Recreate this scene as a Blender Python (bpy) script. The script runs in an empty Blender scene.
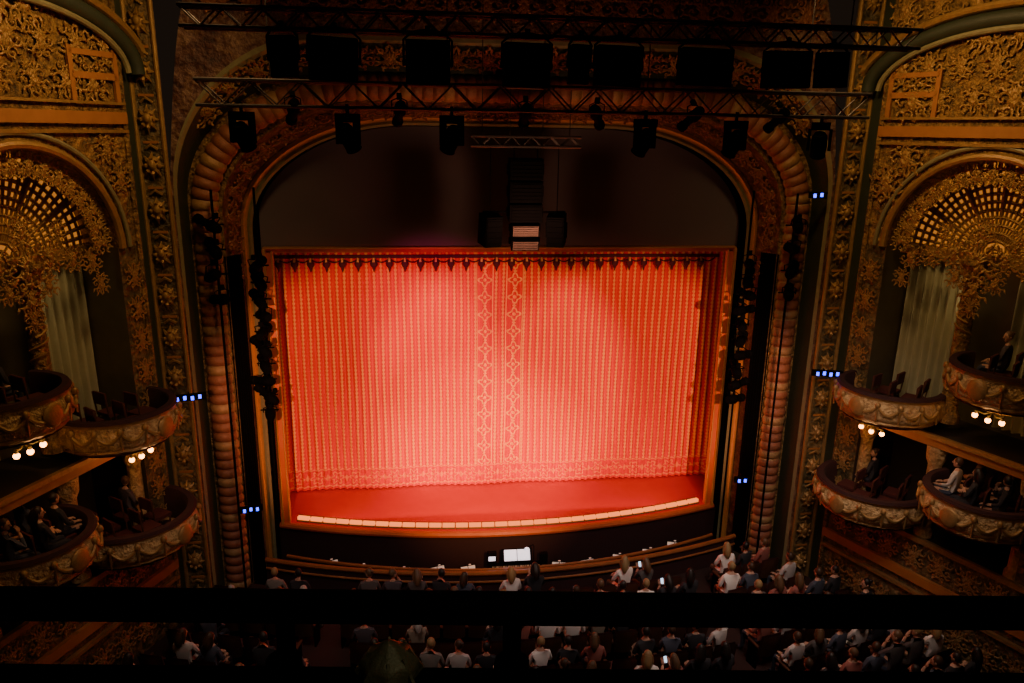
import bpy, bmesh, random
import numpy as np
from math import *
from mathutils import Vector, Matrix
random.seed(7)
C=bpy.context; D=bpy.data
col=C.scene.collection

# ---------------------------------------------------------------- materials
class NT:
    def __init__(s,name):
        s.mat=D.materials.new(name); s.mat.use_nodes=True
        s.t=s.mat.node_tree; s.n=s.t.nodes; s.l=s.t.links
        s.b=s.n["Principled BSDF"]
    def put(s,sock,v):
        if isinstance(v,bpy.types.NodeSocket): s.l.new(v,sock)
        else: sock.default_value=v
    def m(s,op,a,b=None,c=None,clamp=False):
        n=s.n.new("ShaderNodeMath"); n.operation=op; n.use_clamp=clamp
        s.put(n.inputs[0],a)
        if b is not None: s.put(n.inputs[1],b)
        if c is not None: s.put(n.inputs[2],c)
        return n.outputs[0]
    def lt(s,a,th,soft):
        return s.m('DIVIDE',s.m('SUBTRACT',th,a),soft,clamp=True)
    def mx(s,f,a,b):
        n=s.n.new("ShaderNodeMix"); n.data_type='RGBA'
        s.put(n.inputs[0],f); s.put(n.inputs[6],a if isinstance(a,bpy.types.NodeSocket) else (*a,1))
        s.put(n.inputs[7],b if isinstance(b,bpy.types.NodeSocket) else (*b,1)); return n.outputs[2]
    def noise(s,scale,detail=4,vec=None,rough=.55):
        n=s.n.new("ShaderNodeTexNoise"); n.inputs["Scale"].default_value=scale; n.inputs["Detail"].default_value=detail
        n.inputs["Roughness"].default_value=rough
        s.l.new(vec or s.obj(),n.inputs["Vector"]); return n.outputs[0]
    def vor(s,scale,feat='F1',vec=None):
        n=s.n.new("ShaderNodeTexVoronoi"); n.feature=feat; n.inputs["Scale"].default_value=scale
        s.l.new(vec or s.obj(),n.inputs["Vector"]); return n.outputs[0]
    def obj(s):
        n=s.n.new("ShaderNodeTexCoord"); return n.outputs["Object"]
    def uv(s):
        n=s.n.new("ShaderNodeTexCoord"); x=s.n.new("ShaderNodeSeparateXYZ"); s.l.new(n.outputs["UV"],x.inputs[0]); return x.outputs[0],x.outputs[1]
    def bump(s,h,st=.5,d=.05):
        n=s.n.new("ShaderNodeBump"); n.inputs["Strength"].default_value=st; n.inputs["Distance"].default_value=d
        s.l.new(h,n.inputs["Height"]); s.l.new(n.outputs[0],s.b.inputs["Normal"])
    def ramp(s,f,stops,const=False):
        n=s.n.new("ShaderNodeValToRGB"); cr=n.color_ramp
        if const: cr.interpolation='CONSTANT'
        while len(cr.elements)<len(stops): cr.elements.new(.5)
        for e,(p,c) in zip(cr.elements,stops): e.position=p; e.color=(*c,1)
        s.l.new(f,n.inputs[0]); return n.outputs[0]
def simple(name,c,r=.6,metal=0,c2=None,scale=6,bump=0,bs=20,spec=None):
    t=NT(name); t.b.inputs["Roughness"].default_value=r; t.b.inputs["Metallic"].default_value=metal
    if spec is not None: t.b.inputs["Specular IOR Level"].default_value=spec
    c2=c2 or tuple(x*.65 for x in c)
    t.put(t.b.inputs["Base Color"],t.mx(t.noise(scale),c2,c))
    if bump: t.bump(t.noise(bs,6),bump,.03)
    return t.mat
def emis(name,c,st,base=None):
    t=NT(name); t.b.inputs["Base Color"].default_value=(*(base or c),1)
    t.b.inputs["Emission Color"].default_value=(*c,1); t.b.inputs["Emission Strength"].default_value=st; return t.mat
def plaster(name,c0,c1,c2,metal=.25,sc=3.0):
    t=NT(name)
    v=t.vor(sc*2.6,'SMOOTH_F1'); n=t.noise(sc*1.7,8,rough=.7); n2=t.noise(sc*6,5)
    f=t.m('ADD',t.m('MULTIPLY',n,.75),t.m('MULTIPLY',n2,.35))
    t.put(t.b.inputs["Base Color"],t.ramp(f,[(.38,c0),(.52,c1),(.68,c2)]))
    t.b.inputs["Roughness"].default_value=.5; t.b.inputs["Metallic"].default_value=metal
    t.bump(t.m('ADD',v,n2),.9,.08)
    return t.mat
M={}
M['gilt']=plaster('gilded_plaster',(.032,.026,.011),(.18,.105,.036),(.46,.27,.095))
M['olive']=plaster('olive_plaster',(.020,.022,.012),(.085,.068,.028),(.26,.165,.065),.05,2)
M['green']=simple('green_band',(.038,.055,.028),.6,0,(.02,.028,.014),4,.3)
M['sage']=simple('sage_moulding',(.30,.29,.15),.5,.1,(.16,.15,.075),8,.3)
M['relief']=simple('gold_relief',(.48,.29,.11),.45,.35,(.19,.11,.038),9,.4,40)
M['relief_red']=simple('rose_gold_relief',(.42,.18,.09),.45,.3,(.19,.07,.035),9,.4,40)
M['ribA']=simple('rib_terracotta',(.40,.155,.085),.5,.1,(.19,.065,.037),12,.5,40)
M['ribB']=simple('rib_gold',(.50,.30,.14),.5,.2,(.25,.135,.06),12,.5,40)
M['mural']=plaster('ceiling_mural',(.02,.010,.010),(.10,.042,.030),(.25,.15,.08),0,1.6)
M['orange']=simple('orange_panel',(.44,.19,.055),.6,0,(.27,.11,.03),5)
M['cream']=plaster('cream_box_plaster',(.24,.13,.05),(.50,.32,.14),(.70,.50,.25),.05,3.5)
M['black']=simple('black_metal',(.004,.004,.0045),.8,.0,spec=.05)
M['blackcloth']=simple('black_cloth',(.004,.004,.004),.95,spec=.05)
M['truss']=simple('truss_metal',(.10,.09,.08),.5,.5)
M['lens']=simple('lens_glass',(.02,.025,.04),.2,0,spec=.3)
M['grille']=simple('speaker_grille',(.22,.15,.13),.8,0,(.15,.10,.09),30,spec=.1)
M['header']=simple('header_cloth',(.20,.175,.185),.9,0,(.17,.15,.16),1,spec=.1)
M['velvet']=simple('dark_velvet',(.035,.008,.009),.9)
M['seat']=simple('seat_velvet',(.08,.014,.012),.85)
M['wood']=simple('dark_wood',(.42,.15,.05),.4,0,(.2,.065,.02),5)
M['swood']=simple('seat_wood',(.10,.04,.02),.5,0,(.05,.02,.01),5)
M['carpet']=simple('carpet',(.03,.011,.009),.95,0,(.016,.006,.005),3)
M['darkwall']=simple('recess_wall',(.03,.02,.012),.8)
M['niche']=simple('niche_wall',(.11,.095,.05),.7,0,(.055,.048,.026),3)
M['sagecloth']=simple('sage_drapery',(.42,.42,.27),.8,0,(.28,.29,.18),3)
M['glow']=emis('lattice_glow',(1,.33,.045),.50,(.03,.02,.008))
M['bulb']=emis('warm_bulb',(1,.36,.07),14)
M['foot']=emis('footlight_lens',(1,.19,.03),2.2,(.05,.015,.006))
M['blue']=emis('blue_led',(.04,.06,1),6)
M['paper']=emis('self_lit_sheet_music',(.9,.88,1),1.3)  # pages emit: desk-lamp light put into the paper itself
M['sheet']=emis('faint_self_lit_sheet_music',(1,.75,.6),.22)  # stand pages glow faintly in place of light falling on them
M['screen']=emis('phone_screen',(.55,.75,1),1.8)
M['rail']=simple('rail_paint',(.004,.004,.004),.8,.0,spec=.1)
M['brass']=simple('aged_brass',(.25,.24,.12),.5,.3,(.10,.10,.05),14,.3,30)
M['stage']=simple('stage_floor_red',(.68,.030,.042),.6,0,(.58,.022,.034),2)
M['lip']=simple('stage_edge',(.66,.15,.035),.5,0,(.52,.09,.025),5)
M['frameg']=simple('portal_gold',(.72,.34,.09),.45,.2,(.55,.22,.055),12,.3)
M['framer']=simple('portal_red',(.74,.15,.03),.6,0,(.6,.095,.025),3)
M['tassel']=simple('tassel_maroon',(.10,.008,.03),.8)
M['skin']=simple('skin',(.50,.29,.20),.6,0,(.43,.24,.165),5)
M['eye']=simple('eye_dark',(.02,.015,.012),.3)
def rnd(name,stops,r=.85):
    t=NT(name); o=t.n.new("ShaderNodeObjectInfo"); t.l.new(t.ramp(o.outputs["Random"],stops,True),t.b.inputs["Base Color"])
    t.b.inputs["Roughness"].default_value=r; return t.mat
M['shirt']=rnd('clothing',[(0,(.02,.02,.025)),(.34,(.06,.07,.10)),(.50,(.50,.47,.45)),(.60,(.30,.10,.08)),(.70,(.08,.07,.07)),(.82,(.80,.76,.72)),(.93,(.25,.2,.15))])
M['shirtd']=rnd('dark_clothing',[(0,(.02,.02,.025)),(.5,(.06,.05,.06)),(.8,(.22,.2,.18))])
M['trouser']=rnd('trousers',[(0,(.02,.02,.03)),(.5,(.04,.05,.08)),(.8,(.1,.08,.06))])
M['hair']=rnd('hair',[(0,(.012,.008,.006)),(.35,(.05,.025,.012)),(.6,(.11,.06,.03)),(.8,(.28,.18,.08)),(.93,(.35,.33,.31))],.5)

# curtain : red ground, gold chain stripes, medallion columns at the seam, scroll border at the hem
t=NT('show_curtain'); u,v=t.uv(); P=.2
f=t.m('MULTIPLY',t.m('ABSOLUTE',t.m('SUBTRACT',t.m('FRACT',t.m('DIVIDE',u,P)),.5)),2)
wav=t.m('MULTIPLY_ADD',t.m('COSINE',t.m('MULTIPLY',v,2*pi/.115)),.13,.42)
stripe=t.m('MULTIPLY',t.lt(f,wav,.28),.95)
thin=t.m('MULTIPLY',t.lt(t.m('ABSOLUTE',t.m('SUBTRACT',f,.85)),.07,.08),.25)
stripe=t.m('MAXIMUM',stripe,thin)
au=t.m('ABSOLUTE',u)
cu=t.m('SUBTRACT',au,.42); acu=t.m('ABSOLUTE',cu)
incol=t.lt(acu,.25,.01)
def medal(x,y,R,k):
    r=t.m('SQRT',t.m('ADD',t.m('MULTIPLY',x,x),t.m('MULTIPLY',y,y)))
    th=t.m('ARCTAN2',y,x)
    rr=t.m('MULTIPLY',t.m('MULTIPLY_ADD',t.m('COSINE',t.m('MULTIPLY',th,k)),.28,1),R)
    a=t.lt(t.m('ABSOLUTE',t.m('SUBTRACT',r,rr)),.032,.01)
    b=t.lt(r,R*.38,.01)
    return t.m('MAXIMUM',a,b)
pv=t.m('MULTIPLY',t.m('SUBTRACT',t.m('FRACT',t.m('DIVIDE',v,.5)),.5),.5)
med=medal(cu,pv,.14,4)
pv2=t.m('MULTIPLY',t.m('SUBTRACT',t.m('FRACT',t.m('ADD',t.m('DIVIDE',v,.5),.5)),.5),.5)
dot=t.lt(t.m('ADD',acu,t.m('ABSOLUTE',pv2)),.06,.01)
edge=t.lt(t.m('ABSOLUTE',t.m('SUBTRACT',acu,.23)),.02,.01)
colm=t.m('MAXIMUM',t.m('MAXIMUM',med,edge),dot)
mask=t.m('ADD',t.m('MULTIPLY',stripe,t.m('SUBTRACT',1.0,incol)),t.m('MULTIPLY',colm,incol))
inb=t.lt(v,.66,.01)
bu=t.m('MULTIPLY',t.m('SUBTRACT',t.m('FRACT',t.m('DIVIDE',u,.56)),.5),.56); bv=t.m('SUBTRACT',v,.36)
bm=medal(bu,bv,.15,6)
bu2=t.m('MULTIPLY',t.m('SUBTRACT',t.m('FRACT',t.m('ADD',t.m('DIVIDE',u,.56),.5)),.5),.56)
bd=t.lt(t.m('ADD',t.m('ABSOLUTE',bu2),t.m('MULTIPLY',t.m('ABSOLUTE',bv),.6)),.07,.01)
bl=t.m('MAXIMUM',t.lt(t.m('ABSOLUTE',t.m('SUBTRACT',v,.62)),.025,.01),t.lt(t.m('ABSOLUTE',t.m('SUBTRACT',v,.10)),.03,.01))
bm=t.m('MULTIPLY',t.m('MAXIMUM',t.m('MAXIMUM',bm,bd),bl),.6)
mask2=t.m('ADD',t.m('MULTIPLY',mask,t.m('SUBTRACT',1.0,inb)),t.m('MULTIPLY',bm,inb))
basec=t.mx(t.noise(1.2,3),(.74,.020,.030),(.82,.034,.042))
t.put(t.b.inputs["Base Color"],t.mx(mask2,basec,(.98,.40,.10)))
t.b.inputs["Roughness"].default_value=.85; t.b.inputs["Specular IOR Level"].default_value=.05
M['curtain']=t.mat

# ---------------------------------------------------------------- mesh builder
class MB:
    def __init__(s): s.v=[];s.f=[];s.m=[]
    def add(s,vs,fs,mi=0,X=None):
        o=len(s.v)
        for p in vs:
            p=Vector(p)
            if X is not None: p=X@p
            s.v.append(p)
        for i,fc in enumerate(fs):
            s.f.append([o+k for k in fc]); s.m.append(mi if isinstance(mi,int) else mi[i])
    def box(s,c,d,mi=0,X=None):
        x,y,z=[k/2 for k in d]; cx,cy,cz=c
        vs=[(cx+a*x,cy+b*y,cz+e*z) for a in(-1,1) for b in(-1,1) for e in(-1,1)]
        s.add(vs,[(0,1,3,2),(4,6,7,5),(0,4,5,1),(2,3,7,6),(0,2,6,4),(1,5,7,3)],mi,X)
    def tube(s,pts,r,seg=8,mi=0,X=None,cap=True,closed=False):
        pts=[Vector(p) for p in pts]; n=len(pts)
        if not hasattr(r,'__len__'): r=[r]*n
        ref=None; vs=[]
        for i,p in enumerate(pts):
            if closed: d=pts[(i+1)%n]-pts[i-1]
            else: d=pts[min(i+1,n-1)]-pts[max(i-1,0)]
            if d.length<1e-9: d=Vector((0,0,1))
            d.normalize()
            if ref is None: ref=Vector((0,0,1)) if abs(d.z)<.9 else Vector((1,0,0))
            a=ref-d*ref.dot(d)
            if a.length<1e-5: a=d.orthogonal()
            a.normalize(); b=d.cross(a); ref=a
            for k in range(seg):
                th=2*pi*k/seg; vs.append(p+(a*cos(th)+b*sin(th))*r[i])
        fs=[]
        for i in range(n if closed else n-1):
            for k in range(seg):
                j=(i+1)%n
                fs.append((i*seg+k,i*seg+(k+1)%seg,j*seg+(k+1)%seg,j*seg+k))
        if cap and not closed:
            fs.append(tuple(range(seg))[::-1]); fs.append(tuple((n-1)*seg+k for k in range(seg)))
        s.add(vs,fs,mi,X)
    def ball(s,c,r,seg=10,rings=7,mi=0,X=None):
        if not hasattr(r,'__len__'): r=(r,r,r)
        vs=[];fs=[]
        for i in range(rings+1):
            ph=pi*i/rings
            for k in range(seg):
                th=2*pi*k/seg
                vs.append((c[0]+r[0]*sin(ph)*cos(th),c[1]+r[1]*sin(ph)*sin(th),c[2]+r[2]*cos(ph)))
        for i in range(rings):
            for k in range(seg):
                fs.append((i*seg+k,(i+1)*seg+k,(i+1)*seg+(k+1)%seg,i*seg+(k+1)%seg))
        s.add(vs,fs,mi,X)
    def lathe(s,prof,c=(0,0,0),seg=32,mi=0,a0=0,a1=2*pi,X=None,mod=None):
        vs=[];fs=[];n=len(prof)
        for k in range(seg+1):
            th=a0+(a1-a0)*k/seg
            for j,(r,z) in enumerate(prof):
                rr=r*(mod(th,j) if mod else 1)
                vs.append((c[0]+rr*cos(th),c[1]+rr*sin(th),c[2]+z))
        for k in range(seg):
            for j in range(n-1):
                fs.append((k*n+j,(k+1)*n+j,(k+1)*n+j+1,k*n+j+1))
        mm=mi if isinstance(mi,int) else [mi[j] for k in range(seg) for j in range(n-1)]
        s.add(vs,fs,mm,X)
    def grid(s,fn,nu,nv,mi=0):
        vs=[fn(i/nu,j/nv) for i in range(nu+1) for j in range(nv+1)]
        fs=[(i*(nv+1)+j,(i+1)*(nv+1)+j,(i+1)*(nv+1)+j+1,i*(nv+1)+j+1) for i in range(nu) for j in range(nv)]
        mm=mi if isinstance(mi,int) else [mi(i,j) for i in range(nu) for j in range(nv)]
        s.add(vs,fs,mm)
    def mesh(s,name,mats,xf=None,smooth=True):
        me=D.meshes.new(name); vs=[tuple(xf(p)) if xf else tuple(p) for p in s.v]
        me.from_pydata(vs,[],s.f)
        for k in mats: me.materials.append(M[k])
        me.polygons.foreach_set("material_index",s.m)
        me.update()
        bm=bmesh.new(); bm.from_mesh(me); bmesh.ops.recalc_face_normals(bm,faces=bm.faces); bm.to_mesh(me); bm.free()
        if smooth:
            me.polygons.foreach_set("use_smooth",[True]*len(me.polygons))
            try: me.set_sharp_from_angle(angle=radians(38))
            except Exception: pass
        return me
    def make(s,name,mats,parent=None,xf=None,smooth=True,bevel=0):
        return put(name,s.mesh(name,mats,xf,smooth),parent,bevel=bevel)
def put(name,me,parent=None,mat=None,bevel=0):
    o=D.objects.new(name,me); col.objects.link(o)
    if mat is not None: o.matrix_world=mat
    if parent is not None: o.parent=parent
    if bevel:
        b=o.modifiers.new("bev",'BEVEL'); b.width=bevel; b.segments=2; b.limit_method='ANGLE'
    return o
def empty(name,loc=(0,0,0)):
    o=D.objects.new(name,None); col.objects.link(o); o.location=loc; o.empty_display_size=.3; return o

# ---------------------------------------------------------------- geometry of the house
def floor_z(y): return -1.1+.05*max(0,-3-y)
def arch(hw,top,rx,ry,zb=-1.1,nv=24,nc=20,nt=20):
    L=[]
    for i in range(nv): L.append((-hw,zb+(top-ry-zb)*i/nv))
    for i in range(nc): a=pi-(pi/2)*i/nc; L.append((-(hw-rx)+rx*cos(a),top-ry+ry*sin(a)))
    for i in range(nt): L.append((-(hw-rx)+2*(hw-rx)*i/nt,top))
    for i in range(nc): a=pi/2-(pi/2)*i/nc; L.append(((hw-rx)+rx*cos(a),top-ry+ry*sin(a)))
    for i in range(nv+1): L.append((hw,top-ry+(zb-top+ry)*i/nv))
    return L
def resample(L,step):
    P=[Vector((x,0,z)) for x,z in L]; d=[0]
    for a,b in zip(P,P[1:]): d.append(d[-1]+(b-a).length)
    n=int(d[-1]/step); out=[]; j=0
    for i in range(n+1):
        s=d[-1]*i/n
        while j<len(d)-2 and d[j+1]<s: j+=1
        w=(s-d[j])/max(1e-9,d[j+1]-d[j]); out.append(P[j].lerp(P[j+1],w))
    res=[]
    for i,p in enumerate(out):
        tg=(out[min(i+1,n)]-out[max(i-1,0)]).normalized()
        res.append((p,Vector((-tg.z,0,tg.x)),d[-1]*i/n,tg))
    return res

loops=[(6.20,10.40,3.9,2.5,.25),(6.22,10.42,3.9,2.5,-.2),(6.28,10.48,4.0,2.56,-.26),(6.34,10.53,4.0,2.56,-.22),(6.40,10.60,4.0,2.6,-.32),(6.47,10.66,4.0,2.6,-.28),
       (6.66,10.93,3.7,2.55,-1.15),(7.34,11.5,3.6,2.8,-1.3),(7.34,12.05,3.4,3.2,-2.0),(7.38,12.1,3.4,3.2,-2.08),(7.38,12.22,3.4,3.25,-2.1)]
mb=MB(); A=[arch(h,tp,rx,ry) for h,tp,rx,ry,Y in loops]
n=len(A[0])
names=['black','sage','frameg','mural','gilt','green']
idx=[0,1,1,2,2,3,4,5,1,1]
for k in range(len(loops)-1):
    Y0=loops[k][4];Y1=loops[k+1][4]
    mb.add([(x,Y0,z) for x,z in A[k]]+[(x,Y1,z) for x,z in A[k+1]],[(i,i+1,n+i+1,n+i) for i in range(n-1)],idx[k])
Lo=A[-1]
outer=[]
for x,z in Lo:
    if z<=Lo[24][1] : outer.append((7.45*(1 if x>0 else -1),z))
    else: outer.append((x*7.45/7.38,14.5 if abs(x)<7.38-3.4+.01 else 14.5-(14.5-Lo[24][1])*((abs(x)-3.98)/3.4)**6))
mb.add([(x,-2.1,z) for x,z in Lo]+[(x,-2.1,z) for x,z in outer],[(i,i+1,n+i+1,n+i) for i in range(n-1)],3)
mb.make('proscenium_arch',names)

mb=MB()
R=resample(arch(7.0,11.22,3.65,2.7),.03)
def ribf(i,j):
    p,nr,s,tg=R[min(int(round(i*(len(R)-1))),len(R)-1)]
    e=abs(sin(pi*s/.24))**.5; th=pi*j
    rr=.30*(.84+.16*e); return p-nr*rr*cos(th)+Vector((0,-1.25-.27*(.7+.3*e)*sin(th),0))
mb.grid(ribf,len(R)-1,10,lambda i,j:(1 if (int(R[i][2]/.24)%4==0 or j in(0,9)) else 0))
mb.make('ribbed_arch_moulding',['ribA','ribB'])

mb=MB(); mb.box((0,.35,9.3),(13.4,.06,3.9))
mb.make('header_drop',['header'])
mb=MB()
for s in(-1,1):
    mb.box((s*6.03,.0,3.7),(.07,.2,7.5),0); mb.box((s*5.93,.04,3.7),(.14,.14,7.4),1); mb.box((s*5.85,.02,3.7),(.035,.18,7.4),0)
mb.box((0,.04,7.40),(12.1,.14,.10),1); mb.box((0,0,7.47),(12.1,.2,.04),0)
mb.make('portal_frame',['frameg','framer'],bevel=.008)
mb=MB()
for s in(-1,1):
    mb.box((s*6.75,.9,5),(.1,1.7,11),0); mb.grid(lambda a,b,s=s:(s*(6.08+.55*a),-.05+.05*sin(a*40),-.0+8.6*b),60,2,0)
    mb.grid(lambda a,b,s=s:(s*(6.40+.30*a),-.80-.40*a+.03*sin(a*45),-1.05+8.5*b),60,2,0)
mb.box((0,2.6,5),(13.6,.1,11),0)  # unseen black backing added behind the curtain to block ambient light
mb.make('masking_drapes_and_light_block',['blackcloth'])
nx,nz=1400,24; W=13.2; H=7.9
vs=[];uvs=[]
for i in range(nx+1):
    x=-W/2+W*i/nx
    for j in range(nz+1):
        z=H*j/nz; k=.55+.45*(1-z/H)
        y=1.8+.042*k*cos(2*pi*x/.2+.5*sin(x*1.7+z*.25))+.035*k*sin(x*2.3)
        vs.append((x,y,.03+z)); uvs.append((x+.012*sin(z*1.5+x*3),z))
fs=[(i*(nz+1)+j,(i+1)*(nz+1)+j,(i+1)*(nz+1)+j+1,i*(nz+1)+j+1) for i in range(nx) for j in range(nz)]
me=D.meshes.new('stage_curtain'); me.from_pydata(vs,[],fs); ul=me.uv_layers.new(name='UVMap')
ua=np.array(uvs); li=np.zeros(len(me.loops),dtype=np.int32); me.loops.foreach_get('vertex_index',li)
ul.data.foreach_set('uv',ua[li].astype(np.float32).ravel()); me.materials.append(M['curtain'])
me.polygons.foreach_set("use_smooth",[True]*len(me.polygons)); put('stage_curtain',me)
mb=MB(); x=-6.0
while x<=6.05:
    mb.ball((x,1.62,6.79),(.10,.06,.12),10,6,0); mb.tube([(x,1.62,6.95),(x,1.62,6.84)],[.03,.06],6,1); mb.tube([(x,1.62,6.70),(x,1.62,6.56)],[.05,.01],6,0)
    pts=[(x+.42*q/8,1.63,6.92-.10*sin(pi*q/8)) for q in range(9)]
    mb.tube(pts,.02,5,0); x+=.42
mb.box((0,1.64,6.98),(12.6,.05,.09),0)
mb.make('curtain_tassel_valance',['tassel','frameg'])

# stage
def lipY(x): return -1.02*(1-(x/6.1)**2)+.02
mb=MB()
mb.grid(lambda a,b:((-6.6+13.2*a),(lipY(-6.6+13.2*a) if abs(-6.6+13.2*a)<6.1 else .02)*(1-b)+2.6*b,0),60,6,0)
mb.grid(lambda a,b:((-6.6+13.2*a),(lipY(-6.6+13.2*a) if abs(-6.6+13.2*a)<6.1 else .02)+.12*(b>0),-.16-2.1*b),60,1,1)
mb.tube([(-6.1+12.2*i/60,lipY(-6.1+12.2*i/60)-.02,-.07) for i in range(61)],.09,8,2)
mb.tube([(-6.1+12.2*i/60,lipY(-6.1+12.2*i/60)+.05,-.22) for i in range(61)],.05,6,1)
mb.make('stage_apron',['stage','velvet','lip'])
mb=MB(); nf=32
for i in range(nf):
    x0=-5.66+11.35*i/nf; x1=x0+.342; xm=(x0+x1)/2
    ang=atan2(lipY(x1)-lipY(x0),x1-x0)
    X=Matrix.Translation((xm,lipY(xm)+.24,.0))@Matrix.Rotation(ang,4,'Z')
    mb.box((0,.06,.05),(.34,.05,.12),0,X); mb.box((0,-.03,.015),(.34,.14,.03),0,X)
    mb.box((0,-.015,.07),(.325,.10,.085),1,X)
mb.make('footlight_strip',['brass','foot'])

mb=MB()
mb.grid(lambda a,b:(-13+26*a,(-2.4+.028*min(49,(-13+26*a)**2))*(1-b)-20.5*b,floor_z(-2.4*(1-b)-20.5*b)),52,40,0)
mb.make('floor',['carpet'])
mb=MB(); mb.box((0,-.6,-2.25),(14.5,4.6,.1)); mb.make('floor_orchestra_pit',['blackcloth'])
mb=MB()
def pr(x): return -2.38+.030*x*x
xs=[-6.3+12.6*i/60 for i in range(61)]
mb.grid(lambda a,b:(-6.3+12.6*a,pr(-6.3+12.6*a),-2.2+1.78*b),60,1,0)
mb.tube([(x,pr(x),-.40) for x in xs],.06,8,1)
mb.tube([(x,pr(x)-.04,-.62) for x in xs],.03,6,1)
mb.tube([(x*.93,pr(x)+.5,-.62) for x in xs],.045,6,1)
mb.grid(lambda a,b:((-6.3+12.6*a)*.93,pr(-6.3+12.6*a)+.5,-2.2+1.56*b),60,1,0)
mb.make('orchestra_pit_rail',['velvet','wood'])

mb=MB()
for x in(-.55,.55): mb.tube([(x,0,-.95),(x,0,0)],.03,8,0)
mb.box((0,0,.02),(1.35,.42,.10),0)
for i in range(28): mb.box((-.6+i*.0445,-.10,.08),(.038,.20,.02),1)
for i in range(28):
    if i%7 in(0,1,3,4,5): mb.box((-.578+i*.0445,-.05,.10),(.02,.12,.02),0)
Xp=Matrix.Translation((.05,.22,.26))@Matrix.Rotation(radians(-35),4,'X')
mb.box((0,0,0),(.80,.03,.34),0,Xp); mb.box((-.17,-.02,.0),(.33,.01,.28),2,Xp); mb.box((.18,-.02,.0),(.33,.01,.28),2,Xp)
mb.tube([(.5,.2,.1),(.5,.22,.5),(.45,.1,.62),(.3,.0,.6)],.012,6,0); mb.ball((.28,-.01,.58),(.06,.04,.03),8,5,2)
mb.box((-.62,.15,.25),(.24,.12,.36),0); mb.box((-.62,.08,.27),(.18,.01,.12),2); mb.box((.75,.12,.2),(.2,.12,.3),0)
o=mb.make('conductor_music_desk',['black','cream','paper']); o.location=(.12,-1.72,-.72)
def stand():
    mb=MB(); mb.tube([(0,0,-1.25),(0,0,-.1)],.015,6,0)
    for k in range(3): a=2*pi*k/3; mb.tube([(0,0,-1.05),(.2*cos(a),.2*sin(a),-1.28)],.01,5,0)
    Xp=Matrix.Rotation(radians(-40),4,'X'); mb.box((0,0,.05),(.45,.015,.3),0,Xp); mb.box((-.1,-.012,.05),(.18,.004,.24),1,Xp); mb.box((.1,-.012,.05),(.18,.004,.24),1,Xp)
    mb.tube([(0,.02,.2),(0,.0,.30),(0,-.08,.31)],.008,5,0); mb.box((0,-.09,.30),(.06,.025,.015),1)
    return mb.mesh('stand',['black','sheet'])
st=stand()
for (x,y,r) in [(-1.1,-1.55,.2),(-1.9,-1.5,.3),(-2.8,-1.5,.25),(-3.8,-1.25,-.2),(-4.7,-.95,.3),(1.3,-1.6,-.2),(2.1,-1.55,.2),(3.0,-1.4,-.3),(3.9,-1.2,-.2),(4.7,-.9,-.3)]:
    o=put('music_stand',st,None,Matrix.Translation((x,y,-.88))@Matrix.Rotation(r,4,'Z'))

# ---------------------------------------------------------------- scrollwork unit
def scroll(seed):
    rr=random.Random(seed); mb=MB()
    for sg in(-1,1):
        for (cx,cz,R0,t0) in [(.30,.0,.24,1.0),(.17,-.33,.15,.2),(.2,.34,.14,2.4)]:
            pts=[];rad=[]
            for i in range(16):
                q=i/15; a=t0+q*2.5*pi; r=R0*(1-q)**.8+.012
                pts.append((sg*(cx+r*cos(a)),-.03-.05*q,cz+r*sin(a))); rad.append(.038*(1-.55*q))
            mb.tube(pts,rad,5)
            mb.ball(pts[-1],.045,6,5)
            for i in range(0,11,3):
                p=Vector(pts[i]); c=Vector((sg*cx,p.y,cz)); d=(p-c).normalized(); L=.12+.05*rr.random()
                mb.tube([p,p+d*L*.5+Vector((0,-.04,.02)),p+d*L+Vector((0,-.01,.05))],[.03,.042,.006],5)
    for i in range(7):
        a=pi/2+(i-3)*.36; L=.34-.03*abs(i-3)
        mb.tube([(0,-.03,0),(.5*L*cos(a),-.10,.5*L*sin(a)),(L*cos(a),-.05,L*sin(a))],[.02,.05,.008],6)
        mb.tube([(0,-.03,0),(.3*L*cos(a),-.08,-.4*L*sin(a)),(.55*L*cos(a),-.04,-.9*L*sin(a))],[.02,.04,.006],6)
    mb.ball((0,-.06,0),(.08,.07,.1),10,7)
    return mb
SC=[scroll(i).mesh('scroll%d'%i,['relief']) for i in range(2)]
SR=[scroll(i+5).mesh('scroll_r%d'%i,['relief_red']) for i in range(1)]
def frame(loc,xd,nd,scale,rot=0):
    xd=Vector(xd).normalized(); yd=-Vector(nd).normalized(); zd=xd.cross(yd).normalized(); yd=zd.cross(xd)
    m=Matrix((xd,yd,zd)).transposed().to_4x4()
    return Matrix.Translation(loc)@m@Matrix.Rotation(rot,4,'Y')@Matrix.Diagonal((*scale,1))
par=empty('proscenium_scrollwork')
Rv=resample(arch(6.6,10.8,3.7,2.5),.62)
for i,(p,nr,s,tg) in enumerate(Rv):
    if p.z<6.9: continue
    put('scroll',random.choice(SR),par,frame((p.x,-.85,p.z),tg,(-nr.x*.5,-.8,-nr.z*.5),(.75,.7,.6)))
for i,(p,nr,s,tg) in enumerate(resample(arch(7.42,11.8,3.5,3.0),.7)):
    if p.z<10.2: continue
    put('scroll',random.choice(SR+SC),par,frame((p.x,-1.75,p.z),tg,(-nr.x*.8,-.6,-nr.z*.8),(.8,.7,.7)))
for x in [i*.78 for i in range(-8,9)]:
    put('scroll',random.choice(SR),par,frame((x,-2.14,12.85),(1,0,0),(0,-1,0),(.8,.35,.7)))

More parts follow.
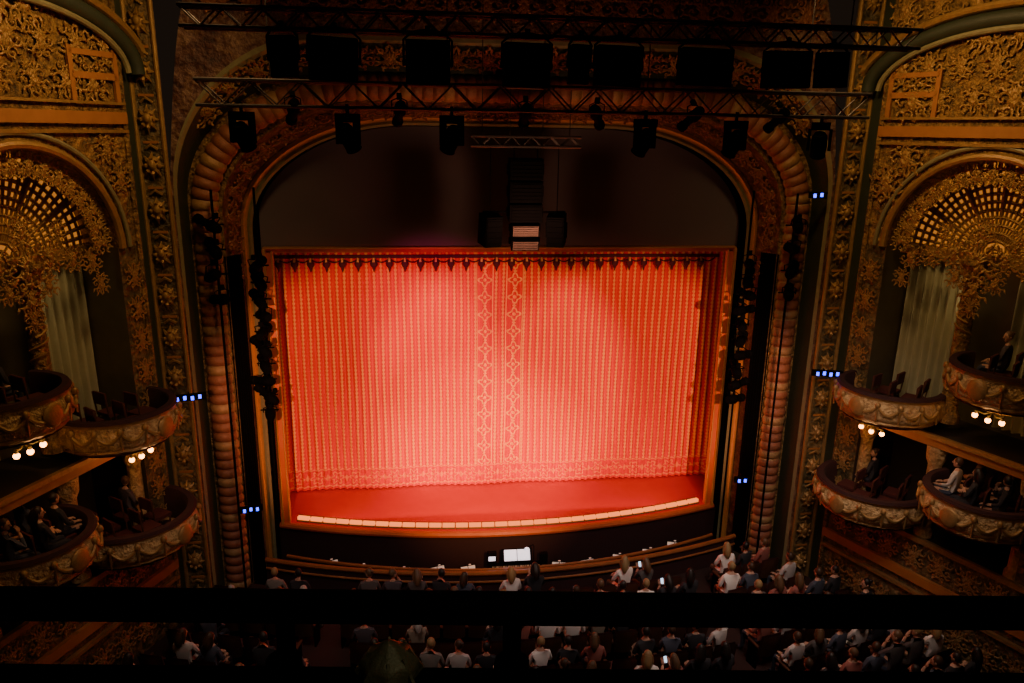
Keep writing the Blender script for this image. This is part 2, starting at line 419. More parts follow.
for s in(-1,1):
    mb=MB()
    mb.box((s*7.68,-2.18,6.6),(.50,.16,15.6),0)
    for dx in(-.26,.26): mb.tube([(s*7.68+dx,-2.26,-1.1),(s*7.68+dx,-2.26,14.4)],.05,8,1)
    z=-.6
    while z<14:
        X=Matrix.Translation((s*7.68,-2.27,z))
        mb.ball((0,0,0),(.15,.11,.20),12,8,1,X); mb.ball((0,-.09,.02),(.075,.06,.10),10,6,1,X)
        for k in range(8):
            a=2*pi*k/8; mb.tube([(0,0,0),(.13*cos(a),-.08,.16*sin(a)),(.21*cos(a),-.02,.28*sin(a))],[.02,.045,.01],5,1,X)
        mb.tube([(-.12,0,.33),(0,-.05,.42),(.12,0,.33)],.03,5,1,X)
        mb.box((0,.02,.47),(.3,.06,.05),2,X); z+=.92
    mb.make('ornamented_pilaster',['olive','relief','orange'])
    mb=MB(); mb.grid(lambda a,b:(s*(7.95+.05*a),-2.1-.62*a,-1.1+15.6*b),6,1,0)
    mb.tube([(s*7.99,-2.72,-1.1),(s*7.99,-2.72,14.4)],.06,8,1); mb.make('trim_1' if s<0 else 'trim_2',['green','gilt'])

# ---------------------------------------------------------------- side walls
def SWf(s):
    return lambda p:(s*(8.0+.4*p[0]-.917*p[1]),-2.7-.917*p[0]-.4*p[1],p[2])
U0,U1,SP=.55,4.45,7.95; UC=(U0+U1)/2; RA=(U1-U0)/2
def wframe(s,u,v,z,sc,rot=0,fl=1):
    tx=(s*.4,-.917,0); nn=(-s*.917,-.4,0)
    if s<0: tx=(-tx[0],-tx[1],0)
    return frame(SWf(s)((u,v,z)),tx,nn,(sc,sc*fl,sc),rot if s>0 else -rot)
for s in(-1,1):
    F=SWf(s); nm='left' if s<0 else 'right'
    mb=MB()
    def quad(u0,u1,z0,z1,mi=0,v=0): mb.add([(u0,v,z0),(u1,v,z0),(u1,v,z1),(u0,v,z1)],[(0,1,2,3)],mi)
    quad(0,12,-1.1,1.5,2); quad(0,U0,1.5,3.75,2); quad(U1,12,1.5,3.75,2); quad(0,12,3.75,4.0,3)
    quad(0,U0,4.0,SP,2); quad(U1,12,4.0,SP,2); quad(0,U0,SP,14.5,1); quad(U1,12,SP,14.5,1)
    N=32; aa=[pi-pi*i/N for i in range(N+1)]
    arc=[(UC+RA*cos(a),0,SP+RA*sin(a)) for a in aa]; top=[(UC+RA*cos(a),0,14.5) for a in aa]
    mb.add(arc+top,[(i,i+1,N+1+i+1,N+1+i) for i in range(N)],1)
    dp=-1.5
    arc2=[(p[0],dp,p[2]) for p in arc]
    mb.add(arc+arc2,[(i,i+1,N+1+i+1,N+1+i) for i in range(N)],0)
    for uu in(U0,U1):
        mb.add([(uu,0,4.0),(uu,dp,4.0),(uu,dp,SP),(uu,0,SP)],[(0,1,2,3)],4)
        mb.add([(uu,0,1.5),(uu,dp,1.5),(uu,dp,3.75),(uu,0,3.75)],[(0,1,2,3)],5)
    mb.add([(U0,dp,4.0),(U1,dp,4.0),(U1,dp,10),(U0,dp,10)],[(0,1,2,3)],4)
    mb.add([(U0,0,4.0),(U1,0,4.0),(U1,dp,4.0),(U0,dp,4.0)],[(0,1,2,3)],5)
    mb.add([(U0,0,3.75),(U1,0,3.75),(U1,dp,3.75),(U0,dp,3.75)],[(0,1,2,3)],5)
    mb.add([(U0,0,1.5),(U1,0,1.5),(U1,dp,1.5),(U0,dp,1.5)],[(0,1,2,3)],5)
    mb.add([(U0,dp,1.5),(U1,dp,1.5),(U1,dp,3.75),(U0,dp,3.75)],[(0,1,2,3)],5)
    mb.tube([(UC+(RA+.08)*cos(a),.03,SP+(RA+.08)*sin(a)) for a in aa],.08,8,6)
    mb.tube([(UC+(RA+.28)*cos(a),.03,SP+(RA+.28)*sin(a)) for a in aa],.05,8,7)
    for z,h,mi in((10.45,.22,3),(10.72,.05,6),(10.2,.06,6),(4.0,.1,6),(1.5,.12,6),(.55,.22,3),(.2,.08,6)):
        mb.box((6,.04,z),(12,.1,h),mi)
    for u0,u1 in((.15,1.2),(3.6,4.9)):
        mb.box(((u0+u1)/2,.05,11.2),(u1-u0,.06,.12),3); mb.box(((u0+u1)/2,.05,11.6),(u1-u0,.06,.1),3)
        for uu in(u0,u1): mb.box((uu,.05,11.2),(.1,.06,1.0),3)
    mb.tube([(2.5+2.9*cos(a),.08,11.3+1.25*sin(a)) for a in aa],.16,10,8)
    mb.tube([(2.5+2.6*cos(a),.14,11.3+1.05*sin(a)) for a in aa],.06,8,7)
    mb.tube([(2.5+3.2*cos(a),.12,11.3+1.5*sin(a)) for a in aa],.08,8,6)
    mb.make('wall_'+nm,['gilt','gilt','olive','orange','niche','darkwall','relief','sage','green'],xf=F)
    # pierced fan lattice lunette
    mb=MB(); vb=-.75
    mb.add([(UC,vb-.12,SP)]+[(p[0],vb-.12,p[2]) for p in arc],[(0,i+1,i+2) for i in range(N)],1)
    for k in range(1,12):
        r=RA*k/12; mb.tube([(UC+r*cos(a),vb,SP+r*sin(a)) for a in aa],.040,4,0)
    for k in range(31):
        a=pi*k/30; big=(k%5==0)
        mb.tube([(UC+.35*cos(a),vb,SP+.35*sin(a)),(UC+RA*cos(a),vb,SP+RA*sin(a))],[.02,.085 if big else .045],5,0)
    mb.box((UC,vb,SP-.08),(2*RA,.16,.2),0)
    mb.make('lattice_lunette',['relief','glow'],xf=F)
    mb=MB()
    for (a,b) in((.60,1.9),(3.0,4.3)):
        mb.grid(lambda i,j,a=a,b=b:(a+(b-a)*(i)+0,-.95+.07*sin(i*(b-a)*32)*(1.1-.3*j),4.3+3.6*j),70,10,0)
    mb.make('alcove_drapery',['sagecloth'],xf=F)
    mb=MB()
    for uu in(2.35,4.34):
        mb.lathe([(.0,0),(.24,0),(.24,.15),(.19,.25),(.17,.4),(.15,2.9),(.14,3.0),(.19,3.05),(.16,3.15),(.24,3.45),(.28,3.5),(.28,3.6),(0,3.6)],(uu,-.35,4.3),18,0)
        for k in range(10):
            mb.tube([(uu+.17*cos(q*.7+k),-.35+.17*sin(q*.7+k),4.75+k*.26+q*.05) for q in range(5)],.025,4,1)
    for uu in(.66,2.35,4.34):
        mb.lathe([(.0,0),(.2,0),(.2,.12),(.15,.2),(.14,1.75),(.2,1.9),(.22,2.2),(0,2.2)],(uu,-.2,1.53),16,2)
    mb.make('alcove_pilasters',['gilt','relief','cream'],xf=F)
    par=empty('gilded_scrollwork'); row=0; z=6.9
    while z<13.4:
        k=0; u=.32+(.33 if row%2 else 0)
        while u<6.8:
            d=hypot(u-UC,z-SP); ok=True
            if z>SP-.1 and d<RA+.45: ok=False
            if z<=SP and U0-.3<u<U1+.3: ok=False
            if abs(z-10.45)<.33 or abs(hypot((u-2.5)/2.9,(z-11.3)/1.25)-1)<.16 and z>11.2: ok=False
            if ok: put('scroll',SC[k%2],par,wframe(s,u+random.uniform(-.08,.08),.03,z,random.uniform(.48,.82),pi*(row%2)+random.uniform(-.3,.3),.6))
            u+=.68; k+=1
        z+=.60; row+=1
    for k in range(17):
        a=pi*(k+.5)/17; r=RA-.26
        put('scroll',SC[k%2],par,wframe(s,UC+r*cos(a),-.15,SP+r*sin(a),.5,-(a-pi/2),.7))
    for (du,dz,sc) in[(0,-.1,.85),(.52,.02,.6),(-.52,.02,.6),(1.0,-.1,.5),(-1.0,-.1,.5),(1.45,-.2,.5),(-1.45,-.2,.5),(0,-.65,.6),(.4,-.45,.45),(-.4,-.45,.45),(1.6,-.65,.42),(-1.6,-.65,.42),(0,-1.05,.4),(.75,.45,.4),(-.75,.45,.4),(0,.55,.55)]:
        put('scroll',SC[0],par,wframe(s,UC+du,-.2,SP+dz,sc,pi if dz<-.3 else 0,.8))
    for k in range(9): put('scroll',random.choice(SC),par,wframe(s,.25,.03,1.9+k*.68,.5,0,.6)) 
    for k in range(14):
        put('scroll',random.choice(SC),par,wframe(s,.5+k*.62,.03,1.03,.55,0,.6)); put('scroll',random.choice(SC),par,wframe(s,.5+k*.62,.03,-.4,.6,0,.6))

# ---------------------------------------------------------------- boxes
prof=[(1.02,-.72),(1.02,-.02),(1.05,.04),(1.17,.04),(1.21,-.02),(1.16,-.06),(1.15,-.10),(1.20,-.20),(1.23,-.34),(1.20,-.48),(1.10,-.58),(1.12,-.62),(1.0,-.70),(.7,-.82),(.35,-.90),(.12,-.95),(.0,-1.06)]
pm=[3,3,2,2,1,1,0,0,0,0,1,1,0,0,1,1]
BX=[(1.25,4.88,.95),(3.65,5.98,.90),(1.2,2.48,1.06),(3.60,3.25,.94)]
for s in(-1,1):
    for bi,(u,zr,sc) in enumerate(BX):
        F=SWf(s); mb=MB()
        mb.lathe([(r*sc,z) for r,z in prof],(u,.12,zr),56,pm,-.35,pi+.35,mod=lambda th,j:1+(.012*cos(th*26) if 6<=j<=13 else 0))
        mb.add([(u+1.02*sc*cos(a),.12+1.02*sc*sin(a),zr-.72) for a in [-.35+(pi+.7)*i/28 for i in range(29)]]+[(u-.9,-.9,zr-.72),(u+.9,-.9,zr-.72)],[tuple(range(31))],3)
        for k in range(9):
            a=.05+(pi-.1)*k/8; r=1.235*sc
            mb.ball((u+r*cos(a),.12+r*sin(a),zr-.17),(.06,.06,.08),8,6,1)
            mb.tube([(u+r*cos(a),.12+r*sin(a),zr-.24),(u+r*cos(a),.12+r*sin(a),zr-.56)],[.035,.015],5,1)
            if k<8:
                pts=[]
                for q in range(7):
                    b=a+(pi-.1)/8*q/6; pts.append((u+r*1.01*cos(b),.12+r*1.01*sin(b),zr-.20-.17*sin(pi*q/6)))
                mb.tube(pts,[.018,.03,.038,.042,.038,.03,.018],6,1)
        mb.ball((u,.12+1.25*sc,zr-.30),(.2,.06,.22),12,8,1)
        mb.make('theater_box_balcony',['cream','relief','velvet','velvet'],xf=F)
        if bi<2:
            mb=MB(); zb=zr-.88
            mb.tube([(u,.45,zb+.1),(u,.5,zb-.05)],.03,8,0)
            for q in(-1,0,1):
                e=(u+q*.26,.62,zb-.06+.03*abs(q)); mb.tube([(u,.5,zb-.02),((u+e[0])/2,.56,zb-.07),e],.014,6,0)
                mb.tube([e,(e[0],e[1],e[2]-.06)],.03,8,0)
                mb.ball((e[0],e[1],e[2]-.10),.055,10,8,1)
            mb.make('globe_light_bracket',['brass','bulb'],xf=F)
            l=D.lights.new('globe_glow','POINT'); l.energy=8; l.color=(1,.50,.19); l.shadow_soft_size=.1
            o=D.objects.new('globe_glow',l); col.objects.link(o); o.location=F((u,.85,zb-.3))

# ---------------------------------------------------------------- people
def hand(mb,w,d,mi):
    d=Vector(d).normalized(); side=d.cross(Vector((0,0,1))).normalized(); up=side.cross(d)
    w=Vector(w); X=Matrix((side,d,up)).transposed().to_4x4(); X.translation=w
    mb.ball((0,.045,0),(.042,.055,.018),8,6,mi,X)
    for k,L in enumerate((.062,.075,.070,.052)):
        x=-.03+.02*k; mb.tube([(x,.085,0),(x*1.1,.085+L*.5,-.008),(x*1.1,.085+L*.9,-.03)],[.0095,.009,.006],5,mi,X)
    mb.tube([(.035,.02,0),(.06,.05,-.005),(.062,.08,-.015)],[.011,.010,.007],5,mi,X)
def person(idx,arms,hairk,turn,lean,phone=False):
    J={'pel':((0,0,.57),(.15,.12)),'sp':((0,-.01,.76),(.13,.10)),'ch':((0,lean*.5,.97),(.165,.11)),'nb':((0,lean*.8,1.11),(.075,.065)),'nk':((0,lean,1.19),(.052,.052))}
    E=[('pel','sp'),('sp','ch'),('ch','nb'),('nb','nk')]
    hands=[]
    for s,t in((1,'R'),(-1,'L')):
        am=arms[0] if s>0 else arms[1]
        J['sh'+t]=((s*.175,lean*.7,1.06),(.07,.065))
        if am=='lap': el=(s*.25,.06,.80); wr=(s*.13,.30,.70); hd=(-s*.3,1,-.1)
        elif am=='phone': el=(s*.22,.12,.82); wr=(s*.07,.34,.95); hd=(-s*.1,.5,1)
        elif am=='chin': el=(s*.22,.22,.80); wr=(s*.08,.20,1.10); hd=(-s*.3,-.2,1)
        else: el=(s*.26,.10,.80); wr=(-s*.05,.24,.86); hd=(-s*1,.1,0)
        J['el'+t]=(el,(.048,.048)); J['wr'+t]=(wr,(.031,.031)); hands.append((wr,hd))
        J['hp'+t]=((s*.095,.04,.56),(.095,.09)); J['kn'+t]=((s*.13,.45,.56),(.068,.068)); J['an'+t]=((s*.13,.46,.12),(.042,.045)); J['to'+t]=((s*.14,.62,.055),(.042,.035))
        E+=[('ch','sh'+t),('sh'+t,'el'+t),('el'+t,'wr'+t),('pel','hp'+t),('hp'+t,'kn'+t),('kn'+t,'an'+t),('an'+t,'to'+t)]
    ks=list(J); me=D.meshes.new('sk'); me.from_pydata([J[k][0] for k in ks],[(ks.index(a),ks.index(b)) for a,b in E],[])
    o=D.objects.new('sk',me); col.objects.link(o)
    o.modifiers.new('s','SKIN'); sv=me.skin_vertices[0].data
    for i,k in enumerate(ks): sv[i].radius=J[k][1]; sv[i].use_root=(k=='pel')
    m2=o.modifiers.new('ss','SUBSURF'); m2.levels=1
    C.view_layer.update(); ev=o.evaluated_get(C.evaluated_depsgraph_get()); bm_=D.meshes.new_from_object(ev)
    mb=MB(); fm=[]
    for p in bm_.polygons:
        c=p.center
        if c.z>1.13 and abs(c.x)<.09: k=1
        elif any((Vector(c)-Vector(w[0])).length<.13 for w in hands): k=1
        elif c.z<.10 : k=4
        elif c.z<.62: k=3
        else: k=0
        fm.append(k)
    mb.add([v.co.copy() for v in bm_.vertices],[tuple(p.vertices) for p in bm_.polygons],fm)
    D.objects.remove(o); D.meshes.remove(bm_)
    for w,h in hands: hand(mb,w,h,1)
    Hx=Matrix.Translation((0,lean+.02,1.31))@Matrix.Rotation(turn,4,'Z')@Matrix.Rotation(-.1 if not phone else -.35,4,'X')
    mb.ball((0,0,.0),(.076,.092,.115),14,12,1,Hx); mb.ball((0,.035,-.06),(.052,.055,.055),10,8,1,Hx)
    mb.tube([(0,.085,.03),(0,.112,-.015),(0,.088,-.03)],[.008,.016,.010],6,1,Hx)
    for s in(-1,1):
        mb.ball((s*.078,-.005,-.005),(.012,.022,.03),6,6,1,Hx); mb.ball((s*.03,.083,.01),(.012,.008,.008),6,5,4,Hx)
        mb.tube([(s*.016,.092,.032),(s*.045,.080,.03)],.004,4,2,Hx)
    mb.tube([(-.022,.086,-.055),(0,.093,-.056),(.022,.086,-.055)],.006,4,4,Hx)
    mb.ball((0,-.018,.022),(.086,.094,.112),14,10,2,Hx)
    if hairk=='long':
        mb.tube([(0,-.05,.05),(0,-.085,-.05),(0,-.095,-.16),(0,-.09,-.26)],[.07,.088,.085,.04],10,2,Hx)
        for s in(-1,1): mb.tube([(s*.07,-.02,.04),(s*.085,-.03,-.08),(s*.08,-.04,-.18)],[.03,.035,.015],6,2,Hx)
    elif hairk=='bun': mb.ball((0,-.10,.06),.045,8,6,2,Hx)
    if phone:
        Xp=Matrix.Translation((0,.38,1.04))@Matrix.Rotation(radians(-25),4,'X'); mb.box((0,0,0),(.075,.009,.15),4,Xp); mb.box((0,-.006,0),(.066,.003,.138),5,Xp)
    return mb.mesh('person%d'%idx,['shirt','skin','hair','trouser','eye','screen'])
PV=[person(0,('lap','lap'),'short',0,.0),person(1,('phone','phone'),'long',.1,.02,True),person(2,('lap','chin'),'short',.6,.03),person(3,('cross','cross'),'long',-.5,0),
    person(4,('lap','lap'),'bun',.9,.02),person(5,('chin','lap'),'short',-.9,.0),person(6,('cross','lap'),'short',.3,.04),person(7,('lap','cross'),'long',-.2,.03)]
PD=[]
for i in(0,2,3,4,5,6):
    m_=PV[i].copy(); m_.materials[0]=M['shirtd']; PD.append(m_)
mb=MB()
mb.grid(lambda a,b:((a-.5)*.50,-.16-.06*sin(pi*a)-.10*b,.42+.50*b+(.05*sin(pi*a) if b>.9 else 0)),8,6,0)
mb.grid(lambda a,b:((a-.5)*.50,-.23-.06*sin(pi*a)-.10*b,.38+.54*b+(.05*sin(pi*a) if b>.9 else 0)),8,6,1)
mb.box((0,.06,.41),(.48,.44,.08),0)
for s in(-1,1):
    mb.box((s*.265,-.02,.60),(.05,.36,.04),1); mb.box((s*.265,-.02,.30),(.035,.30,.60),2)
seat=mb.mesh('seat',['seat','swood','black'])
ps=empty('theater_seating'); pa=empty('seated_audience')
for r in range(8):
    yc=-3.35-.92*r; x=-8.6+.27*(r%2)
    while x<=8.8:
        y=yc+.02*x*x
        lim=8.0+.436*(-2.7-y)-.9
        if abs(x)<lim and not 4.1<abs(x)<4.9 and not (r==0 and abs(x)>7.3):
            X=Matrix.Translation((x,y,floor_z(y)))@Matrix.Rotation(atan(.04*x),4,'Z')
            put('seat',seat,ps,X)
            pr_=.94 if x>2 else (.85 if x>-5 else .6)
            if r==0 and -1.5<x<2.2: pr_=.4
            if random.random()<pr_:
                w=random.choice([0,1,2,3,4,5,6,7,0,2,3,4,6,7,5]); sc=random.uniform(.93,1.05)
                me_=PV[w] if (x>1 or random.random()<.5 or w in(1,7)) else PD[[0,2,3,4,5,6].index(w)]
                put('person',me_,pa,X@Matrix.Rotation(random.uniform(-.25,.25),4,'Z')@Matrix.Diagonal((sc,sc,sc,1)))
        x+=.56
mb=MB(); mb.box((0,0,.42),(.42,.42,.07),0)
for a in(-.18,.18):
    for b in(-.18,.18): mb.tube([(a,b,0),(a,b,.4)],.018,6,1)
for a in(-.19,.19): mb.tube([(a,-.2,.4),(a,-.25,.9)],.018,6,1)
mb.box((0,-.23,.78),(.38,.04,.26),0); chair=mb.mesh('chair',['seat','swood'])
pb=empty('box_seat_audience'); pc=empty('box_seat_chairs')
for s in(-1,1):
    for bi,(u,zr,sc) in enumerate(BX):
        for k,(du,dv) in enumerate([(-.5,.3),(0,.48),(.5,.3),(-.32,-.3),(.3,-.3)]):
            P_=Vector(SWf(s)((u+du,dv,zr-.72))); X=Matrix.Translation(P_)@Matrix.Rotation(s*radians(38+10*du),4,'Z')
            put('chair',chair,pc,X)
            if bi==3: put('person',PV[(0,3,5,6,4)[k]],pb,X@Matrix.Diagonal((.92,.92,.92,1)))
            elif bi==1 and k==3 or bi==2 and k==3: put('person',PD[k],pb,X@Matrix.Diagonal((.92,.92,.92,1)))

# ---------------------------------------------------------------- trusses & lights
def truss(name,hw,Y,z,w):
    mb=MB(); h=w/2
    for a in(-h,h):
        for b in(-h,h): mb.tube([(-hw,Y+a,z+b),(hw,Y+a,z+b)],.028,6)
    n=int(2*hw/w)
    for i in range(n):
        x0=-hw+2*hw*i/n; x1=-hw+2*hw*(i+1)/n; sg=1 if i%2 else -1
        for a in(-h,h):
            mb.tube([(x0,Y+a,z-h*sg),(x1,Y+a,z+h*sg)],.014,5); mb.tube([(x0,Y+h*sg,z+a),(x1,Y-h*sg,z+a)],.014,5)
    for x in(-hw*.8,-hw*.3,hw*.3,hw*.8): mb.tube([(x,Y,z+h),(x,Y,14.4)],.012,5)
    mb.make(name,['truss'])
truss('lighting_truss',5.5,-7.3,11.80,.27); truss('lighting_truss',5.8,-5.6,10.86,.40)
truss('speaker_rigging_truss',1.15,-2.9,10.12,.2)
def flood(w,h):
    mb=MB(); mb.box((0,0,-h/2-.08),(w,.26,h),0)
    for k in range(7): mb.box((0,-.15,-h*.15-.08-k*h*.115),(w*.86,.04,.015),0)
    mb.box((0,.14,-h/2-.08),(w*.9,.03,h*.88),1)
    for s in(-1,1): mb.tube([(0,0,.06),(s*w*.35,0,.03),(s*(w/2+.03),0,-.08),(s*(w/2+.03),0,-h/2-.08)],.02,6,0); mb.tube([(s*(w/2+.05),0,-h/2-.08),(s*(w/2-.02),0,-h/2-.08)],.05,8,0)
    mb.tube([(0,0,.0),(0,0,.12)],.04,8,0); mb.ball((0,-.16,-h*.8-.08),(.05,.03,.05),8,6,0)
    return mb.mesh('flood',['black','lens'])
for x,w,h in[(-4.15,.36,.56),(-3.42,.68,.60),(-2.09,.64,.62),(-.63,.68,.62),(.17,.28,.56),(.76,.68,.58),(2.12,.80,.54),(3.42,.70,.54),(4.15,.44,.52)]:
    put('stage_flood_light',flood(w,h),None,Matrix.Translation((x,-7.3,11.66))@Matrix.Rotation(radians(random.uniform(-3,3)),4,'Y'),bevel=.015)
def mover():
    mb=MB(); mb.box((0,0,-.10),(.32,.28,.14),0); mb.tube([(0,0,.12),(0,0,-.05)],.03,6,0)
    for s in(-1,1): mb.box((s*.18,0,-.34),(.05,.15,.38),0)
    X=Matrix.Translation((0,0,-.40))@Matrix.Rotation(radians(35),4,'X')
    mb.lathe([(0,.20),(.10,.2),(.13,.14),(.145,-.05),(.13,-.22),(.14,-.26),(.12,-.27),(0,-.25)],(0,0,0),18,[0,0,0,0,0,0,1],X=X)
    return mb.mesh('mover',['black','lens'])
mv=mover()
for x in(-5.14,-3.42,-1.67,1.74,3.41,5.02,):
    put('moving_head_light',mv,None,Matrix.Translation((x,-5.6,10.60))@Matrix.Rotation(random.uniform(-.6,.6),4,'Z'))
def leko():
    mb=MB(); mb.lathe([(0,-.24),(.07,-.24),(.10,-.16),(.11,0),(.075,.06),(.075,.26),(.095,.28),(.095,.36),(.085,.36),(0,.33)],(0,0,0),14,[0,0,0,0,0,0,0,0,1],X=Matrix.Rotation(radians(-80),4,'X'))
    for s in(-1,1): mb.tube([(s*.13,0,0),(s*.13,-.1,.14),(0,-.13,.19)],.012,5,0)
    mb.box((0,-.14,.2),(.08,.06,.1),0)
    return mb.mesh('leko',['black','lens'])
lk=leko()
for x in(-4.3,-2.55,-.4,.85,2.6,4.2): put('truss_spotlight',lk,None,Matrix.Translation((x,-5.6,10.62))@Matrix.Rotation(random.uniform(-.6,.6),4,'Z')@Matrix.Rotation(radians(-40),4,'X'))
for s in(-1,1):
    for (bx,by,z0,z1,st_) in[(5.98,-.95,3.6,7.4,.40),(6.72,-1.75,6.6,8.6,.55)]:
        mb=MB(); mb.tube([(s*bx,by,-1.0),(s*bx,by,9.0)],.03,8,0)
        z=z0
        while z<z1: mb.tube([(s*bx-.22,by,z),(s*bx+.22,by,z)],.02,6,0); z+=st_
        mb.make('lighting_boom_pole',['black'])
        z=z0
        while z<z1:
            put('boom_spotlight',lk,None,Matrix.Translation((s*(bx+random.uniform(-.08,.06)),by-.14,z))@Matrix.Rotation(s*random.uniform(-.2,1.0)*-1,4,'Z')@Matrix.Rotation(random.uniform(-.3,.5)*-1,4,'X')@Matrix.Diagonal((1.2,1.2,1.2,1))); z+=st_
def cab(w,d,h,g):
    mb=MB(); mb.box((0,0,0),(w,d,h),0); mb.box((0,-d/2-.01,0),(w*.9,.02,h*.88),1 if g else 0)
    for k in range(5): mb.box((0,-d/2-.025,-h*.36+k*h*.18),(w*.86,.012,.015),0)
    for s in(-1,1): mb.box((s*(w/2+.02),0,0),(.04,.1,h*.5),0)
    return mb
sp=empty('speaker_cluster')
for (x,z,w,h,g,rt,tl) in[(0,9.56,.70,.44,0,0,0),(0,9.10,.70,.44,0,0,2),(0,8.67,.70,.38,0,0,6),(0,8.33,.60,.26,1,0,14),(0,8.05,.60,.24,1,0,24),(-.74,8.28,.38,.66,0,.3,8),(.70,8.28,.38,.66,0,-.3,8)]:
    o=cab(w,.45,h,g).make('cabinet',['black','grille'],sp,bevel=.015); o.location=(x,-2.9,z); o.rotation_euler=(radians(tl),0,rt)
mb=MB()
for x in(-.74,-.25,.25,.7): mb.tube([(x,-2.9,8.6),(x,-2.9,10.05)],.012,5)
mb.tube([(-.9,-2.9,8.66),(.88,-2.9,8.66)],.025,6); mb.make('rigging',['black'],sp)
for (x,y,z,n) in[(-7.25,-2.95,4.68,4),(7.35,-2.95,4.88,4),(6.98,-2.2,9.0,2),(-6.45,-1.7,1.32,3),(6.1,-1.7,1.55,2)]:
    mb=MB(); mb.box((0,0,0),(.15*n+.1,.10,.14),0)
    for k in range(n): mb.box((-.075*(n-1)+.15*k,-.055,.02*((k*3)%2)-.01),(.06,.02,.085),1)
    mb.tube([(0,.05,0),(0,.35,0)],.02,6,0)
    o=mb.make('wireless_receiver_unit',['black','blue']); o.location=(x,y,z); o.rotation_euler[2]=radians(-15 if x>0 else 15)

# ---------------------------------------------------------------- balcony rail
A_=Vector((-3.034,-17.875,0)); B_=Vector((-1.217,-18.085,0)); dr=(B_-A_).normalized(); bk=Vector((dr.y,-dr.x,0))
if bk.y>0: bk=-bk
def RP(t,b,z): q=A_+dr*t+bk*b; return (q.x,q.y,z)
mb=MB()
mb.tube([RP(-2.0+i*.5,.0,9.516) for i in range(13)],.030,16,0)
for t in(-.55,.50,.91,2.0):
    mb.tube([RP(t,.0,9.52),RP(t,.0,9.40)],.017,10,0); mb.tube([RP(t,.02,9.420),RP(t,.02,9.405)],.032,12,0)
mb.make('balcony_rail',['rail'],None)
mb=MB()
vs=[RP(t,b,z) for t in(-2.2,4.2) for b,z in((0,8.3),(0,9.385),(.02,9.405),(.45,9.405),(.47,9.385),(.47,8.3))]
mb.add(vs,[(i,i+1,6+i+1,6+i) for i in range(5)]+[(0,1,2,3,4,5),(6,7,8,9,10,11)],0)
mb.make('balcony_parapet',['blackcloth'],smooth=False)
mb=MB()
mb.lathe([(0,0),(.05,0),(.052,.012),(.04,.02),(.046,.035),(.058,.05),(.056,.065),(.045,.078),(.03,.085),(.02,.095),(.012,.1),(0,.105)],(0,0,0),24,0,mod=lambda th,j:1+.07*cos(8*th)*(3<j<9))
for k in range(8):
    a=2*pi*k/8; mb.tube([(.04*cos(a),.04*sin(a),.02),(.064*cos(a),.064*sin(a),.05),(.04*cos(a),.04*sin(a),.085)],[.004,.006,.003],5,0)
o=mb.make('brass_rail_finial',['brass']); o.location=RP(.70,.085,9.405); o.scale=(.85,.85,1)
mb=MB(); mb.box((-2,-20.2,8.25),(14,3.4,.2)); mb.make('floor_balcony',['carpet'])
mb=MB(); mb.box((0,-10.5,14.6),(28,20,.2),0); mb.make('ceiling',['mural'])
mb=MB(); mb.box((0,-21.9,6.6),(28,.2,15.8),0); mb.make('wall_back',['olive'])

# ---------------------------------------------------------------- lights
def light(kind,name,loc,tgt,en,colr,**kw):
    l=D.lights.new(name,kind); l.energy=en; l.color=colr
    for k,v in kw.items(): setattr(l,k,v)
    o=D.objects.new(name,l); col.objects.link(o); o.location=loc
    o.rotation_euler=(Vector(tgt)-Vector(loc)).to_track_quat('-Z','Y').to_euler(); return o
for x,tx in((-5,-3.7),(0,0),(5,3.7)):
    light('SPOT','front_of_house_spot',(x,-14.5,8.3),(tx,1.8,3.2),7400,(1,.42,.23),spot_size=radians(29),spot_blend=.5,shadow_soft_size=.08)
light('SPOT','centre_amber_spot',(0,-14.5,8.3),(-.5,1.8,.7),13500,(1,.44,.13),spot_size=radians(24),spot_blend=1,shadow_soft_size=.08)
light('SPOT','pink_spot',(-3,-12,8.6),(-1.8,1.8,5.2),4600,(1,.05,.26),spot_size=radians(22),spot_blend=1,shadow_soft_size=.08)
light('AREA','footlight_wash',(0,-.3,.25),(0,1.8,2.2),120,(1,.33,.10),shape='RECTANGLE',size=10.5,size_y=.15)
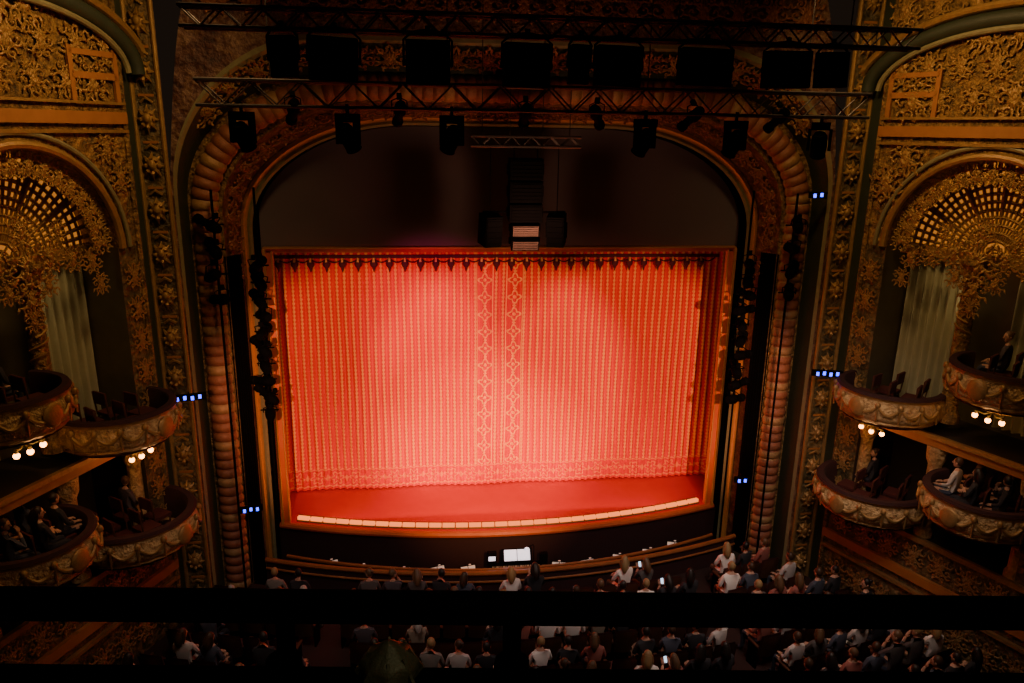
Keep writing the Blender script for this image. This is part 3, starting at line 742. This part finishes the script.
for s in(-1,1):
    light('AREA','house_wash',(s*4.6,-6.0,13.9),(s*9.3,-4.8,9.0),115,(1,.58,.25),shape='RECTANGLE',size=1.4,size_y=1.0,spread=radians(120))
    light('SPOT','box_wash',(s*-3,-14,11.8),(s*8.6,-4.5,4.0),440,(1,.54,.24),spot_size=radians(40),spot_blend=1,shadow_soft_size=.3)
    light('SPOT','torm_wash',(s*1.5,-9,7.6),(s*7.0,-1.3,4.6),230,(1,.45,.22),spot_size=radians(55),spot_blend=1,shadow_soft_size=.06)
    light('POINT','niche_fill',SWf(s)((UC-.3,-.5,7.0)),(0,0,0),4.5,(1,.66,.30),shadow_soft_size=.15)  # added fill that brightens the alcove drapes, no fixture modelled
light('SPOT','arch_wash',(0,-4.4,8.0),(0,-1.2,11.0),180,(1,.45,.26),spot_size=radians(150),spot_blend=1,shadow_soft_size=.2)
light('AREA','audience_wash',(4.5,-8,8.2),(4.5,-3.5,0),105,(1,.76,.66),shape='RECTANGLE',size=3,size_y=2,spread=radians(100))
light('AREA','audience_wash',(-3.5,-8,8.2),(-3.5,-3.5,0),52,(1,.76,.66),shape='RECTANGLE',size=3,size_y=2,spread=radians(100))
light('POINT','pit_glow',(0,-1.9,.15),(0,0,0),3,(.9,.85,1),shadow_soft_size=.1)
light('POINT','finial_fill',(-1.9,-18.6,10.6),(0,0,0),5,(1,.85,.6),shadow_soft_size=.1)  # added fill near the balcony so the rail finial shows
w=D.worlds.new('world'); C.scene.world=w; w.use_nodes=True
w.node_tree.nodes['Background'].inputs[0].default_value=(1,.62,.40,1); w.node_tree.nodes['Background'].inputs[1].default_value=.010

# ---------------------------------------------------------------- camera
th,psi,ro=radians(15.53),radians(7.22),radians(.94)
Fv=Vector((sin(psi)*cos(th),cos(psi)*cos(th),-sin(th))); R0=Vector((cos(psi),-sin(psi),0)); Uv0=R0.cross(Fv)
Rv_=R0*cos(ro)+Uv0*sin(ro); Uv=Uv0*cos(ro)-R0*sin(ro)
cam=D.cameras.new('camera'); cam.sensor_width=36; cam.lens=760/1024*36; cam.clip_start=.05; cam.clip_end=200
co=D.objects.new('camera',cam); col.objects.link(co)
mm=Matrix((Rv_,Uv,-Fv)).transposed().to_4x4(); mm.translation=(-2.288,-19.156,10.343); co.matrix_world=mm
C.scene.camera=co
